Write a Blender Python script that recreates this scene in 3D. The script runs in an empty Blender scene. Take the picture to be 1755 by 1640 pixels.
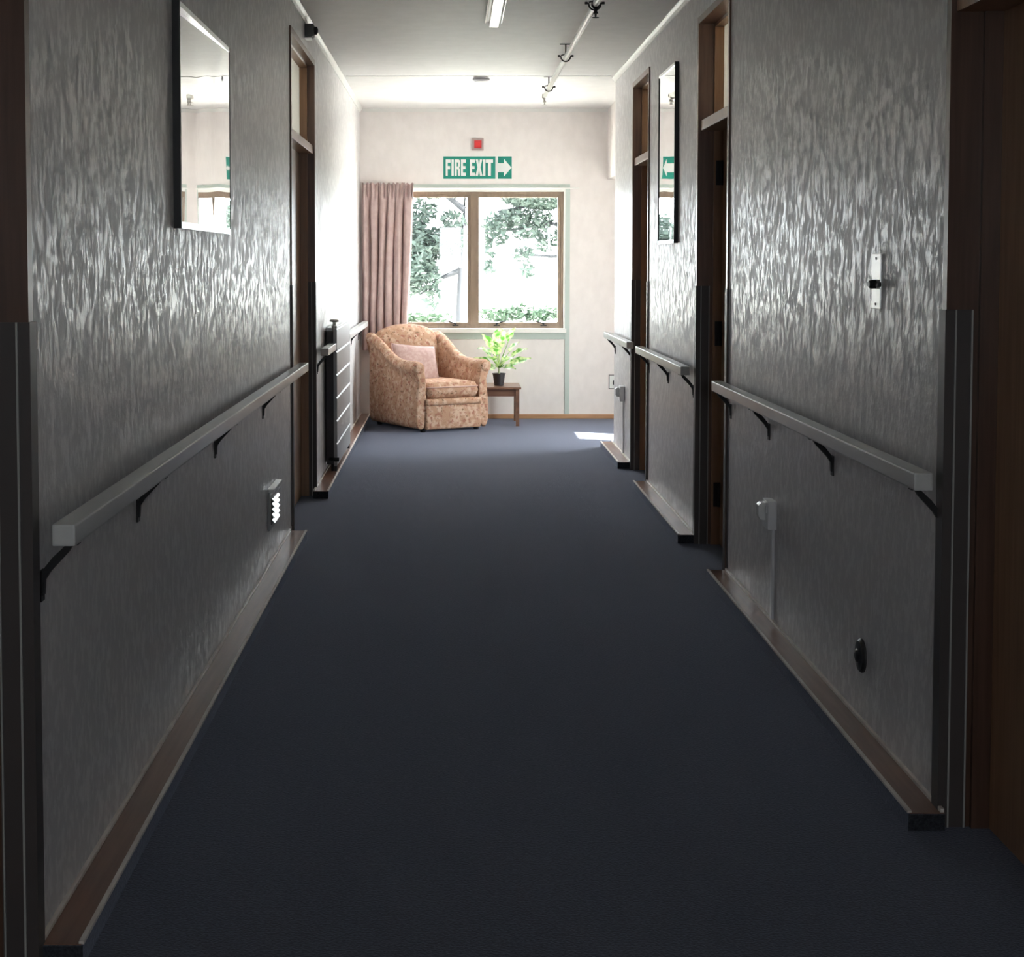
import bpy, bmesh, math, random
from mathutils import Vector, Matrix
C = bpy.context.scene.collection
S = bpy.context.scene

# ---------------------------------------------------------------- camera, light, exposure
cam_data = bpy.data.cameras.new('camera')
cam = bpy.data.objects.new('camera', cam_data); C.objects.link(cam)
cam.location = (0, 0, 1.4)
cam.rotation_euler = (math.pi/2 - math.atan(146/2700), 0, 0)
cam_data.sensor_width = 36; cam_data.lens = 36*2700/1755
cam_data.shift_x = 102.5/1755; cam_data.shift_y = -224/1755
cam_data.clip_start = 0.05; cam_data.clip_end = 300
S.camera = cam
S.view_settings.view_transform = 'Standard'; S.view_settings.look = 'None'
S.view_settings.gamma = 1; S.view_settings.use_curve_mapping = False
S.view_settings.exposure = 0.76
S.cycles.max_bounces = 16; S.cycles.diffuse_bounces = 8; S.cycles.glossy_bounces = 6
S.cycles.transparent_max_bounces = 16

world = bpy.data.worlds.new('daylight'); S.world = world; world.use_nodes = True
wb = world.node_tree.nodes['Background']
wb.inputs[0].default_value = (0.90, 0.95, 1.0, 1); wb.inputs[1].default_value = 10.0

sd = bpy.data.lights.new('sun', 'SUN'); sun = bpy.data.objects.new('sun', sd); C.objects.link(sun)
sd.energy = 52; sd.angle = 0.009; sd.color = (1, 0.96, 0.9)
sun.rotation_euler = Vector((-1.0, 0.50, -1.80)).to_track_quat('-Z', 'Y').to_euler()

def portal(name, loc, rot, sx, sy):
    d = bpy.data.lights.new(name, 'AREA'); d.shape = 'RECTANGLE'; d.size = sx; d.size_y = sy
    d.cycles.is_portal = True
    o = bpy.data.objects.new(name, d); C.objects.link(o); o.location = loc; o.rotation_euler = rot
portal('window_portal', (0.19, 14.32, 1.42), (-math.pi/2, 0, 0), 1.66, 1.2)
portal('exit_portal', (2.24, 12.19, 1.07), (0, math.pi/2, 0), 2.2, 0.8)
portal('back_portal', (0.2, -3.2, 1.70), (math.pi/2, 0, 0), 0.95, 0.85)

# ---------------------------------------------------------------- helpers
ORG = {}
def org(o): return ORG.get(o.name, Vector((0, 0, 0)))
def box(bm, x0, x1, y0, y1, z0, z1, bev=0):
    x0, x1 = sorted((x0, x1)); y0, y1 = sorted((y0, y1)); z0, z1 = sorted((z0, z1))
    v = [bm.verts.new((x, y, z)) for x in (x0, x1) for y in (y0, y1) for z in (z0, z1)]
    fs = [bm.faces.new([v[i] for i in q]) for q in ((0,1,3,2),(4,6,7,5),(0,4,5,1),(2,3,7,6),(0,2,6,4),(1,5,7,3))]
    if bev > 0:
        es = set(e for f in fs for e in f.edges)
        bmesh.ops.bevel(bm, geom=list(es), offset=bev, segments=2, profile=0.7, affect='EDGES')
def prism(bm, pts, axis, a, b):
    """extrude a closed 2D outline; axis 'x': pts are (y,z); 'y': (x,z); 'z': (x,y)"""
    def P(p, t): return {'x': (t, p[0], p[1]), 'y': (p[0], t, p[1]), 'z': (p[0], p[1], t)}[axis]
    A = [bm.verts.new(P(p, a)) for p in pts]; B = [bm.verts.new(P(p, b)) for p in pts]
    n = len(pts)
    bm.faces.new(A); bm.faces.new(B[::-1])
    for i in range(n): bm.faces.new((A[i], B[i], B[(i+1) % n], A[(i+1) % n]))
def tube(bm, pts, r, n=10, cap=True):
    pts = [Vector(p) for p in pts]; rings = []
    rr = r if isinstance(r, (list, tuple)) else [r]*len(pts)
    for i, p in enumerate(pts):
        d = (pts[min(i+1, len(pts)-1)] - pts[max(i-1, 0)]).normalized()
        u = d.cross(Vector((0, 0, 1)))
        if u.length < 1e-3: u = d.cross(Vector((1, 0, 0)))
        u.normalize(); w = d.cross(u)
        rings.append([bm.verts.new(p + rr[i]*(math.cos(2*math.pi*k/n)*u + math.sin(2*math.pi*k/n)*w)) for k in range(n)])
    for a, b in zip(rings, rings[1:]):
        for k in range(n): bm.faces.new((a[k], a[(k+1) % n], b[(k+1) % n], b[k]))
    if cap: bm.faces.new(rings[0][::-1]); bm.faces.new(rings[-1])
def lathe(bm, prof, c, axis='z', n=28):
    """prof: list of (radius, height along axis)"""
    rings = []
    for r, h in prof:
        ring = []
        for k in range(n):
            a = 2*math.pi*k/n; p = (r*math.cos(a), r*math.sin(a))
            q = {'z': (p[0], p[1], h), 'y': (p[0], h, p[1]), 'x': (h, p[0], p[1])}[axis]
            ring.append(bm.verts.new(Vector(c) + Vector(q)))
        rings.append(ring)
    for a, b in zip(rings, rings[1:]):
        for k in range(n): bm.faces.new((a[k], a[(k+1) % n], b[(k+1) % n], b[k]))
    bm.faces.new(rings[0][::-1]); bm.faces.new(rings[-1])
def loft(bm, rings, closed=True, caps=True):
    R = [[bm.verts.new(p) for p in r] for r in rings]; n = len(R[0])
    for a, b in zip(R, R[1:]):
        for k in range(n if closed else n-1): bm.faces.new((a[k], a[(k+1) % n], b[(k+1) % n], b[k]))
    if caps and closed: bm.faces.new(R[0][::-1]); bm.faces.new(R[-1])
def obj(name, bm, mat, parent=None, smooth=False, local=False, sub=0, fixn=True):
    if fixn: bmesh.ops.recalc_face_normals(bm, faces=bm.faces[:])
    if parent is not None and not local:
        bmesh.ops.translate(bm, verts=bm.verts[:], vec=-org(parent))
    me = bpy.data.meshes.new(name); bm.to_mesh(me); bm.free()
    if mat: me.materials.append(mat)
    if smooth:
        for p in me.polygons: p.use_smooth = True
    o = bpy.data.objects.new(name, me); C.objects.link(o)
    if parent is not None: o.parent = parent; ORG[o.name] = org(parent)
    if sub:
        m = o.modifiers.new('subdivision', 'SUBSURF'); m.levels = sub; m.render_levels = sub
    return o
def thing(name, label, cat, loc=(0, 0, 0), rz=0, group=None):
    o = bpy.data.objects.new(name, None); C.objects.link(o); o.empty_display_size = 0.1
    o.location = loc; o.rotation_euler = (0, 0, rz); ORG[o.name] = Vector(loc)
    o['label'] = label; o['category'] = cat
    if group: o['group'] = group
    return o
def tag(o, label, cat, group=None):
    o['label'] = label; o['category'] = cat
    if group: o['group'] = group
    return o
def sthing(name, loc, label=None, cat=None):
    o = bpy.data.objects.new(name, None); C.objects.link(o); o.location = loc; ORG[o.name] = Vector(loc)
    o.empty_display_size = 0.1; o['kind'] = 'structure'
    if label: o['label'] = label; o['category'] = cat
    return o
def struct(name, bm, mat, label, cat, **k):
    o = obj(name, bm, mat, **k); o['kind'] = 'structure'; o['label'] = label; o['category'] = cat; return o
NB = bmesh.new
def bx(*a): 
    bm = NB(); box(bm, *a); return bm

# ---------------------------------------------------------------- materials
def mat(name, col, rough=0.5, metal=0.0, spec=0.5, **k):
    m = bpy.data.materials.new(name); m.use_nodes = True
    b = m.node_tree.nodes['Principled BSDF']
    b.inputs['Base Color'].default_value = (*col, 1); b.inputs['Roughness'].default_value = rough
    b.inputs['Metallic'].default_value = metal; b.inputs['Specular IOR Level'].default_value = spec
    for kk, v in k.items(): b.inputs[kk.replace('_', ' ')].default_value = v
    return m
def noisy(name, c1, c2, scale=(10, 10, 10), rough=0.5, bump=0.0, dist=0.002, detail=4, lo=0.35, hi=0.65, spec=0.5, nscale=1.0, metal=0, drough=0.5):
    m = mat(name, c1, rough, metal, spec); t = m.node_tree; N = t.nodes; L = t.links
    b = N['Principled BSDF']
    tc = N.new('ShaderNodeTexCoord'); mp = N.new('ShaderNodeMapping'); mp.inputs['Scale'].default_value = scale
    nz = N.new('ShaderNodeTexNoise'); nz.inputs['Scale'].default_value = nscale; nz.inputs['Detail'].default_value = detail
    nz.inputs['Roughness'].default_value = drough
    cr = N.new('ShaderNodeValToRGB'); cr.color_ramp.elements[0].position = lo; cr.color_ramp.elements[1].position = hi
    cr.color_ramp.elements[0].color = (*c1, 1); cr.color_ramp.elements[1].color = (*c2, 1)
    L.new(tc.outputs['Object'], mp.inputs[0]); L.new(mp.outputs[0], nz.inputs['Vector'])
    L.new(nz.outputs[0], cr.inputs[0]); L.new(cr.outputs[0], b.inputs['Base Color'])
    if bump:
        bp = N.new('ShaderNodeBump'); bp.inputs['Strength'].default_value = bump; bp.inputs['Distance'].default_value = dist
        L.new(nz.outputs[0], bp.inputs['Height']); L.new(bp.outputs[0], b.inputs['Normal'])
    return m
M = {}
def wallpaper():
    m = mat('embossed_wallpaper', (0.42, 0.42, 0.43), 0.4); t = m.node_tree; N = t.nodes; L = t.links; b = N['Principled BSDF']
    tc = N.new('ShaderNodeTexCoord')
    def noise(sc, det, ro=0.5, off=0):
        mp = N.new('ShaderNodeMapping'); mp.inputs['Scale'].default_value = sc; mp.inputs['Location'].default_value = (off, off, off)
        nz = N.new('ShaderNodeTexNoise'); nz.inputs['Scale'].default_value = 1; nz.inputs['Detail'].default_value = det; nz.inputs['Roughness'].default_value = ro
        L.new(tc.outputs['Object'], mp.inputs[0]); L.new(mp.outputs[0], nz.inputs['Vector']); return nz.outputs[0]
    n1 = noise((110, 62, 34), 4, 0.65); n2 = noise((60, 26, 15), 2, 0.5, 5.3)
    mul = N.new('ShaderNodeMath'); mul.operation = 'MULTIPLY_ADD'; L.new(n2, mul.inputs[0]); mul.inputs[1].default_value = 0.6; 
    s1 = N.new('ShaderNodeMath'); s1.operation = 'MULTIPLY'; L.new(n1, s1.inputs[0]); s1.inputs[1].default_value = 0.7; L.new(s1.outputs[0], mul.inputs[2])
    mr = N.new('ShaderNodeMapRange'); mr.interpolation_type = 'SMOOTHSTEP'; mr.inputs[1].default_value = 0.60; mr.inputs[2].default_value = 0.76; L.new(mul.outputs[0], mr.inputs[0])
    cr = N.new('ShaderNodeMix'); cr.data_type = 'RGBA'; L.new(mr.outputs[0], cr.inputs[0]); cr.inputs[6].default_value = (0.69, 0.675, 0.685, 1); cr.inputs[7].default_value = (0.78, 0.765, 0.77, 1)
    L.new(cr.outputs[2], b.inputs['Base Color'])
    rr = N.new('ShaderNodeMapRange'); L.new(mr.outputs[0], rr.inputs[0]); rr.inputs[3].default_value = 0.50; rr.inputs[4].default_value = 0.29; L.new(rr.outputs[0], b.inputs['Roughness'])
    sp = N.new('ShaderNodeMapRange'); L.new(mr.outputs[0], sp.inputs[0]); sp.inputs[3].default_value = 0.4; sp.inputs[4].default_value = 1.0; L.new(sp.outputs[0], b.inputs['Specular IOR Level'])
    bp = N.new('ShaderNodeBump'); bp.inputs['Strength'].default_value = 0.7; bp.inputs['Distance'].default_value = 0.0032; L.new(mul.outputs[0], bp.inputs['Height']); L.new(bp.outputs[0], b.inputs['Normal'])
    return m
M['wallpaper'] = wallpaper()
M['plaster'] = noisy('cream_wall_paint', (0.78, 0.74, 0.72), (0.82, 0.78, 0.76), (14, 14, 9), 0.6, 0.15, 0.002)
M['ceiling'] = noisy('ceiling_paint', (0.76, 0.75, 0.745), (0.80, 0.79, 0.785), (9, 9, 9), 0.55, 0.08, 0.002)
M['cornice'] = mat('cornice_paint', (0.74, 0.74, 0.72), 0.4)
M['carpet'] = noisy('blue_grey_carpet', (0.020, 0.022, 0.026), (0.052, 0.056, 0.066), (150, 150, 150), 0.95, 0.6, 0.004, 3, 0.3, 0.7, 0.1)
M['carpet'].node_tree.nodes['Principled BSDF'].inputs['Sheen Weight'].default_value = 0.46
M['carpet'].node_tree.nodes['Principled BSDF'].inputs['Sheen Tint'].default_value = (0.6, 0.65, 0.85, 1)
M['wood'] = noisy('varnished_brown_wood', (0.32, 0.175, 0.095), (0.40, 0.225, 0.125), (60, 60, 3), 0.35, 0.05, 0.001)
M['leafwood'] = noisy('door_veneer', (0.30, 0.165, 0.09), (0.38, 0.22, 0.125), (60, 60, 3), 0.35, 0.05, 0.001)
M['litjambwood'] = noisy('lit_jamb_wood', (0.15, 0.08, 0.055), (0.21, 0.115, 0.078), (60, 60, 3), 0.32, 0.05, 0.001)  # lighter copy of the jamb wood for the better lit far doors
M['shadedwood'] = noisy('shaded_jamb_wood', (0.085, 0.044, 0.030), (0.125, 0.065, 0.044), (60, 60, 3), 0.32, 0.05, 0.001)  # same jamb wood darkened: shade at the near doors put into the colour
M['skirt'] = noisy('varnished_red_brown_board', (0.20, 0.095, 0.06), (0.27, 0.135, 0.085), (50, 3, 50), 0.3)
M['orange_wood'] = noisy('honey_wood', (0.42, 0.22, 0.11), (0.52, 0.29, 0.15), (3, 40, 40), 0.4)
M['bead'] = noisy('cream_edge_line', (0.70, 0.62, 0.57), (0.88, 0.82, 0.76), (60, 14, 60), 0.4)
M['rail'] = noisy('painted_handrail', (0.60, 0.61, 0.60), (0.68, 0.69, 0.68), (20, 3, 20), 0.30)
M['black'] = mat('black_iron', (0.012, 0.011, 0.012), 0.45)
M['guard'] = mat('dark_corner_guard', (0.075, 0.062, 0.060), 0.45)
M['flange'] = mat('grey_guard_flange', (0.22, 0.20, 0.21), 0.35)
M['guardline'] = mat('guard_ridge', (0.42, 0.42, 0.40), 0.3)
M['obscure'] = noisy('obscured_glass', (0.44, 0.46, 0.42), (0.52, 0.53, 0.49), (90, 90, 90), 0.22, 0.2, 0.002)
_t = M['obscure'].node_tree; _tl = _t.nodes.new('ShaderNodeBsdfTranslucent'); _tl.inputs[0].default_value = (0.52, 0.50, 0.45, 1)
_mx = _t.nodes.new('ShaderNodeMixShader'); _mx.inputs[0].default_value = 0.32
_t.links.new(_t.nodes['Principled BSDF'].outputs[0], _mx.inputs[1]); _t.links.new(_tl.outputs[0], _mx.inputs[2]); _t.links.new(_mx.outputs[0], _t.nodes['Material Output'].inputs[0])
M['mirror'] = None
M['silver'] = mat('polished_silver', (0.72, 0.72, 0.74), 0.22, 1.0)
M['white'] = mat('white_plastic', (0.88, 0.88, 0.88), 0.25)
M['grey'] = mat('grey_plastic', (0.42, 0.42, 0.43), 0.4)
M['greywhite'] = mat('off_white_plastic', (0.84, 0.84, 0.86), 0.3)
M['winwood'] = noisy('brown_window_frame', (0.25, 0.185, 0.135), (0.31, 0.23, 0.17), (30, 30, 6), 0.4)
M['wintrim'] = mat('white_window_trim', (0.80, 0.80, 0.77), 0.4)
M['paletrim'] = mat('pale_green_strip', (0.50, 0.58, 0.54), 0.5)
M['green'] = mat('sign_green', (0.010, 0.26, 0.19), 0.45)
M['signwhite'] = mat('sign_white', (0.78, 0.80, 0.78), 0.45)
M['red'] = mat('alarm_red', (0.60, 0.025, 0.03), 0.35)
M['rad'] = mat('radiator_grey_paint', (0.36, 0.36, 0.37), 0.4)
M['radhighlight'] = mat('radiator_ledge_highlight', (0.50, 0.50, 0.51), 0.45)  # lighter grey: light caught on the ledges put into the colour
M['chrome'] = mat('brass_fitting', (0.45, 0.43, 0.40), 0.3, 1.0)
M['pipe'] = mat('white_pipe_paint', (0.80, 0.82, 0.76), 0.22)
M['pot'] = mat('dark_pot', (0.03, 0.025, 0.028), 0.4)
M['soil'] = mat('potting_soil', (0.05, 0.035, 0.02), 0.9)
M['table'] = noisy('brown_table_wood', (0.14, 0.07, 0.045), (0.20, 0.10, 0.06), (4, 40, 40), 0.3)

def glass(name):
    m = bpy.data.materials.new(name); m.use_nodes = True; t = m.node_tree; t.nodes.clear()
    o = t.nodes.new('ShaderNodeOutputMaterial'); mx = t.nodes.new('ShaderNodeMixShader'); mx.inputs[0].default_value = 0.05
    tr = t.nodes.new('ShaderNodeBsdfTransparent'); gl = t.nodes.new('ShaderNodeBsdfGlossy'); gl.inputs['Roughness'].default_value = 0.02
    tr.inputs[0].default_value = (0.97, 0.985, 0.98, 1)
    t.links.new(tr.outputs[0], mx.inputs[1]); t.links.new(gl.outputs[0], mx.inputs[2])
    t.links.new(mx.outputs[0], o.inputs[0]); return m
M['glass'] = glass('window_glass')

def mirror_mat(name, strength, scale):
    m = mat(name, (0.86, 0.86, 0.86), 0.015, 1.0); t = m.node_tree; N = t.nodes; L = t.links
    tc = N.new('ShaderNodeTexCoord'); mp = N.new('ShaderNodeMapping'); mp.inputs['Scale'].default_value = scale
    nz = N.new('ShaderNodeTexNoise'); nz.inputs['Scale'].default_value = 1; nz.inputs['Detail'].default_value = 0
    bp = N.new('ShaderNodeBump'); bp.inputs['Strength'].default_value = strength; bp.inputs['Distance'].default_value = 0.01
    L.new(tc.outputs['Object'], mp.inputs[0]); L.new(mp.outputs[0], nz.inputs['Vector']); L.new(nz.outputs[0], bp.inputs['Height'])
    L.new(bp.outputs[0], N['Principled BSDF'].inputs['Normal']); return m
M['mirror'] = mirror_mat('wavy_mirror', 0.42, (1, 4.0, 0.8))

def fabric(name, base, spots, scale=26):
    m = mat(name, base, 0.85, 0, 0.2); t = m.node_tree; N = t.nodes; L = t.links; b = N['Principled BSDF']
    tc = N.new('ShaderNodeTexCoord'); prev = None
    mixc = base
    col = None
    for i, (c, s, lo, hi) in enumerate(spots):
        nz = N.new('ShaderNodeTexNoise'); nz.inputs['Scale'].default_value = s; nz.inputs['Detail'].default_value = 3
        mp = N.new('ShaderNodeMapping'); mp.inputs['Location'].default_value = (3.1*i, 7.7*i, 1.3*i)
        L.new(tc.outputs['Object'], mp.inputs[0]); L.new(mp.outputs[0], nz.inputs['Vector'])
        mr = N.new('ShaderNodeMapRange'); mr.inputs[1].default_value = lo; mr.inputs[2].default_value = hi
        L.new(nz.outputs[0], mr.inputs[0])
        mx = N.new('ShaderNodeMix'); mx.data_type = 'RGBA'
        L.new(mr.outputs[0], mx.inputs[0])
        if col is None: mx.inputs[6].default_value = (*base, 1)
        else: L.new(col, mx.inputs[6])
        mx.inputs[7].default_value = (*c, 1); col = mx.outputs[2]
    L.new(col, b.inputs['Base Color'])
    nz = N.new('ShaderNodeTexNoise'); nz.inputs['Scale'].default_value = 160
    bp = N.new('ShaderNodeBump'); bp.inputs['Strength'].default_value = 0.3; bp.inputs['Distance'].default_value = 0.003
    L.new(tc.outputs['Object'], nz.inputs['Vector']); L.new(nz.outputs[0], bp.inputs['Height']); L.new(bp.outputs[0], b.inputs['Normal'])
    return m
M['chair'] = fabric('floral_tan_fabric', (0.48, 0.29, 0.19), [((0.60, 0.42, 0.31), 22, 0.48, 0.60), ((0.38, 0.17, 0.12), 30, 0.54, 0.66), ((0.20, 0.12, 0.07), 52, 0.60, 0.68)])
M['cushion'] = fabric('dusty_pink_fabric', (0.50, 0.34, 0.31), [((0.58, 0.42, 0.39), 30, 0.4, 0.6)])
M['curtain'] = fabric('pink_curtain_fabric', (0.52, 0.39, 0.37), [((0.58, 0.45, 0.43), 12, 0.4, 0.6)])

# ---------------------------------------------------------------- dimensions
XL, XR, YE, ZC = -0.825, 1.215, 14.12, 2.77
YB = -3.0
XV = 2.05            # glazed exit door plane
LO = [(1.95, 3.07), (8.05, 9.45)]         # door openings, left wall
RO = [(2.85, 3.88), (6.92, 7.82), (9.74, 10.62)]  # door openings, right wall
ZH = 2.60

# ---------------------------------------------------------------- room shell
struct('floor', bx(XL-0.2, XV+0.15, YB-0.15, YE+0.15, -0.12, 0), M['carpet'], 'dark blue grey carpet running the length of the corridor', 'floor')
struct('ceiling', bx(XL-0.2, XV+0.15, YB-0.15, YE+0.15, ZC, ZC+0.12), M['ceiling'], 'off white painted corridor ceiling', 'ceiling')
def side_wall(name, xa, xb, y0, y1, opens, label):
    bm = NB(); y = y0
    for a, b in opens:
        box(bm, xa, xb, y, a, 0, ZC); box(bm, xa, xb, a, b, ZH, ZC); y = b
    box(bm, xa, xb, y, y1, 0, ZC)
    struct(name, bm, M['wallpaper'], label, 'wall')
side_wall('wall_left', XL, XL-0.18, YB, YE, LO, 'left corridor wall in grey embossed paper')
side_wall('wall_right', XR, XR+0.18, YB, 11.8, RO, 'right corridor wall in grey embossed paper')
bm = NB()                                # end wall with the window hole
WX0, WX1, WZ0, WZ1 = -0.64, 1.01, 0.80, 2.045
box(bm, XL-0.18, WX0, YE, YE+0.15, 0, ZC); box(bm, WX1, XV+0.15, YE, YE+0.15, 0, ZC)
box(bm, WX0, WX1, YE, YE+0.15, 0, WZ0); box(bm, WX0, WX1, YE, YE+0.15, WZ1, ZC)
struct('wall_end', bm, M['plaster'], 'cream end wall with the window and fire exit sign', 'wall')
bm = NB()                                # exit vestibule
box(bm, 1.387, XV, 11.8, YE, 2.14, ZC)
box(bm, XV, XV+0.15, 11.66, YE, 2.14, ZC); box(bm, XR+0.18, XV+0.15, 11.65, 11.8, 0, ZC)
box(bm, XV, XV+0.15, 11.8, 11.86, 0, 2.14); box(bm, XV, XV+0.15, 12.52, YE, 0, 2.14)
struct('wall_exit_side', bm, M['plaster'], 'cream recess wall beside the far end of the corridor', 'wall')
bm = NB()                                # wall behind the viewpoint with an added window to brighten the near end
box(bm, XL-0.18, -0.3, YB-0.15, YB, 0, ZC); box(bm, 0.7, XV+0.15, YB-0.15, YB, 0, ZC)
box(bm, -0.3, 0.7, YB-0.15, YB, 0, 1.25); box(bm, -0.3, 0.7, YB-0.15, YB, 2.15, ZC)
struct('wall_back', bm, M['plaster'], 'wall behind the viewpoint', 'wall')
w2 = sthing('window_fill', (0.2, YB-0.07, 1.25), 'added unseen window behind the viewpoint lighting the near end', 'window')
bm = NB()
for a in ((-0.3, -0.25), (0.175, 0.225), (0.65, 0.7)): box(bm, a[0], a[1], YB-0.1, YB-0.05, 1.25, 2.15)
for a in ((1.25, 1.30), (2.10, 2.15)): box(bm, -0.25, 0.65, YB-0.1, YB-0.05, a[0], a[1])
obj('frame', bm, M['winwood'], w2); obj('pane', bx(-0.25, 0.65, YB-0.078, YB-0.072, 1.3, 2.1), M['glass'], w2)

# cornices
def cornice(name, x, s, y0, y1, label):
    bm = NB(); prism(bm, [(x, ZC), (x, ZC-0.032), (x+s*0.006, ZC-0.032), (x+s*0.014, ZC-0.018), (x+s*0.022, ZC-0.009), (x+s*0.028, ZC-0.005), (x+s*0.028, ZC)], 'y', y0, y1)
    struct(name, bm, M['cornice'], label, 'cornice')
cornice('trim_1', XL, 1, YB, YE, 'narrow white cornice along the left wall')
cornice('trim_2', XR, -1, YB, 11.8, 'narrow white cornice along the right wall')
bm = NB(); prism(bm, [(YE, ZC), (YE, ZC-0.032), (YE-0.006, ZC-0.032), (YE-0.022, ZC-0.009), (YE-0.028, ZC-0.005), (YE-0.028, ZC)], 'x', XL+0.028, 1.387)
struct('trim_3', bm, M['cornice'], 'narrow white cornice across the end wall', 'cornice')
struct('trim_4', bx(-0.78, 1.17, 11.66, 11.70, ZC-0.004, ZC), M['cornice'], 'thin ceiling joint strip before the end wall', 'trim')

# low plinth skirtings
def skirting(name, xw, s, y0, y1, label):
    w = 0.090
    bm = NB(); box(bm, xw, xw+s*(w-0.004), y0, y1, 0, 0.044)
    o = struct(name, bm, M['skirt'], label, 'skirting board')
    bm = NB(); box(bm, xw, xw+s*0.010, y0+0.002, y1-0.002, 0.044, 0.054, 0.002); obj('edge_bead', bm, M['bead'], o)
    bm = NB(); box(bm, xw+s*(w-0.010), xw+s*(w+0.001), y0+0.002, y1-0.002, 0.042, 0.049, 0.0015); obj('edge_bead', bm, M['bead'], o)
    bm = NB(); box(bm, xw+s*(w-0.004), xw+s*w, y0-0.004, y1, 0, 0.043); box(bm, xw, xw+s*(w-0.004), y0-0.004, y0, 0, 0.042)  # carpet upturn on the outer face; dark end cap stands in for shade
    obj('carpet_edge_shade_cap', bm, M['carpet'], o)
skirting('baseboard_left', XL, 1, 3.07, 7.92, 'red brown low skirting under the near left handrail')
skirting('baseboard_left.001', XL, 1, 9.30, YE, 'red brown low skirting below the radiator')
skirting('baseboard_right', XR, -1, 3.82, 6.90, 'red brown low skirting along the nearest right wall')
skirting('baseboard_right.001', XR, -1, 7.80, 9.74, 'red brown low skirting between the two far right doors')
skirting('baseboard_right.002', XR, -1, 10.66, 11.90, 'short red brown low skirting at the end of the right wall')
struct('baseboard_end', bx(XL+0.09, XV, YE-0.014, YE, 0, 0.040, 0.003), M['orange_wood'], 'honey coloured skirting along the end wall', 'skirting board')

# ---------------------------------------------------------------- doors
def door(n, xw, s, a, b, xl, label, hinges=True, guard_top=1.285, bar=2.045):
    """s=+1: right wall (solid lies at greater x).  a..b opening, xl leaf face plane"""
    d = sthing('door_%d' % n, (xw, (a+b)/2, 0), label, 'door')
    xo = xw - s*0.008; xi = xw + s*0.178; t = 0.034
    bm = NB()
    box(bm, xo, xi, a, a+t, 0, ZH); box(bm, xo, xi, b-t, b, 0, ZH); box(bm, xo, xi, a+t, b-t, ZH-t, ZH)
    obj('frame', bm, M['shadedwood'] if n in (1, 3) else M['litjambwood'], d)
    bm = NB(); sw = 0.045                # rebate stop all round
    box(bm, xl-s*sw, xl, b-t-0.014, b-t, 0, ZH-t); box(bm, xl-s*sw, xl, a+t, a+t+0.014, 0, ZH-t)
    box(bm, xl-s*sw, xl, a+t+0.014, b-t-0.014, ZH-t-0.014, ZH-t)
    obj('rebate_stop', bm, M['shadedwood'] if n in (1, 3) else M['wood'], d)
    obj('transom_bar', bx(xw+s*0.004, xl+s*0.03, a+t, b-t, bar, bar+0.05, 0.004), M['wood'], d)
    bm = NB(); box(bm, xl, xl+s*0.012, a+t, b-t, bar+0.05, ZH-t); obj('transom_pane', bm, M['obscure'], d)
    leaf = obj('leaf', bx(xl, xl+s*0.038, a+t+0.002, b-t-0.002, 0.0, bar, 0.002), M['leafwood'], d)
    hm = NB(); tube(hm, [(xl-s*0.012, a+t+0.11, 1.02), (xl-s*0.05, a+t+0.11, 1.02), (xl-s*0.05, a+t+0.2, 1.02)], 0.009, 8); obj('handle', hm, M['chrome'], leaf)
    if hinges:
        for z in (0.25, 1.05, 1.84):
            bm = NB(); box(bm, xl-s*0.004, xl-s*0.034, b-t-0.019, b-t-0.014, z-0.06, z+0.06); tube(bm, [(xl-s*0.008, b-t-0.022, z-0.06), (xl-s*0.008, b-t-0.022, z+0.06)], 0.008, 8)
            obj('hinge', bm, M['black'], leaf)
    # corner guards on the far and near jambs
    for jy, dy in ((b, 1), (a, -1)):
        bm = NB()
        f = jy-dy*t
        box(bm, xo-s*0.003, xo, f-dy*0.003, jy+dy*0.012, 0.0, guard_top)
        box(bm, xo, xw+s*0.058, f-dy*0.003, f, 0.0, guard_top)
        g = obj('corner_guard', bm, M['guard'], d)
        obj('guard_flange', bx(xw-s*0.0035, xw, jy+dy*0.001, jy+dy*0.04, 0.053, guard_top), M['flange'], g)
        bm = NB()
        for q in (0.012, 0.052): box(bm, xw+s*q, xw+s*(q+0.004), f-dy*0.007, f-dy*0.003, 0.0, guard_top)
        obj('ridge', bm, M['guardline'], g)
    return d
door(1, XL, -1, LO[0][0], LO[0][1], XL-0.10, 'brown framed door at the left edge of the view')
door(2, XL, -1, LO[1][0], LO[1][1], XL-0.08, 'door with glazed transom before the radiator on the left', hinges=False)
door(3, XR, 1, RO[0][0], RO[0][1], XR+0.115, 'brown door at the right edge of the view', hinges=False, bar=2.005)
door(4, XR, 1, RO[1][0], RO[1][1], XR+0.115, 'brown door with transom and black hinges on the right wall')
door(5, XR, 1, RO[2][0], RO[2][1], XR+0.095, 'narrow looking far brown door just past the right mirror', hinges=False)

# glazed exit door in the recess
d6 = sthing('door_6', (XV+0.05, 12.19, 0), 'glazed fire exit door out of sight round the corner', 'door')
bm = NB()
for y0, y1 in ((11.86, 11.92), (12.46, 12.52)): box(bm, XV+0.04, XV+0.10, y0, y1, 0, 2.14)
for z0, z1 in ((0, 0.10), (2.06, 2.14)): box(bm, XV+0.04, XV+0.10, 11.92, 12.46, z0, z1)
obj('frame', bm, M['winwood'], d6); obj('pane', bx(XV+0.067, XV+0.073, 11.92, 12.46, 0.1, 2.06), M['glass'], d6)

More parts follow.
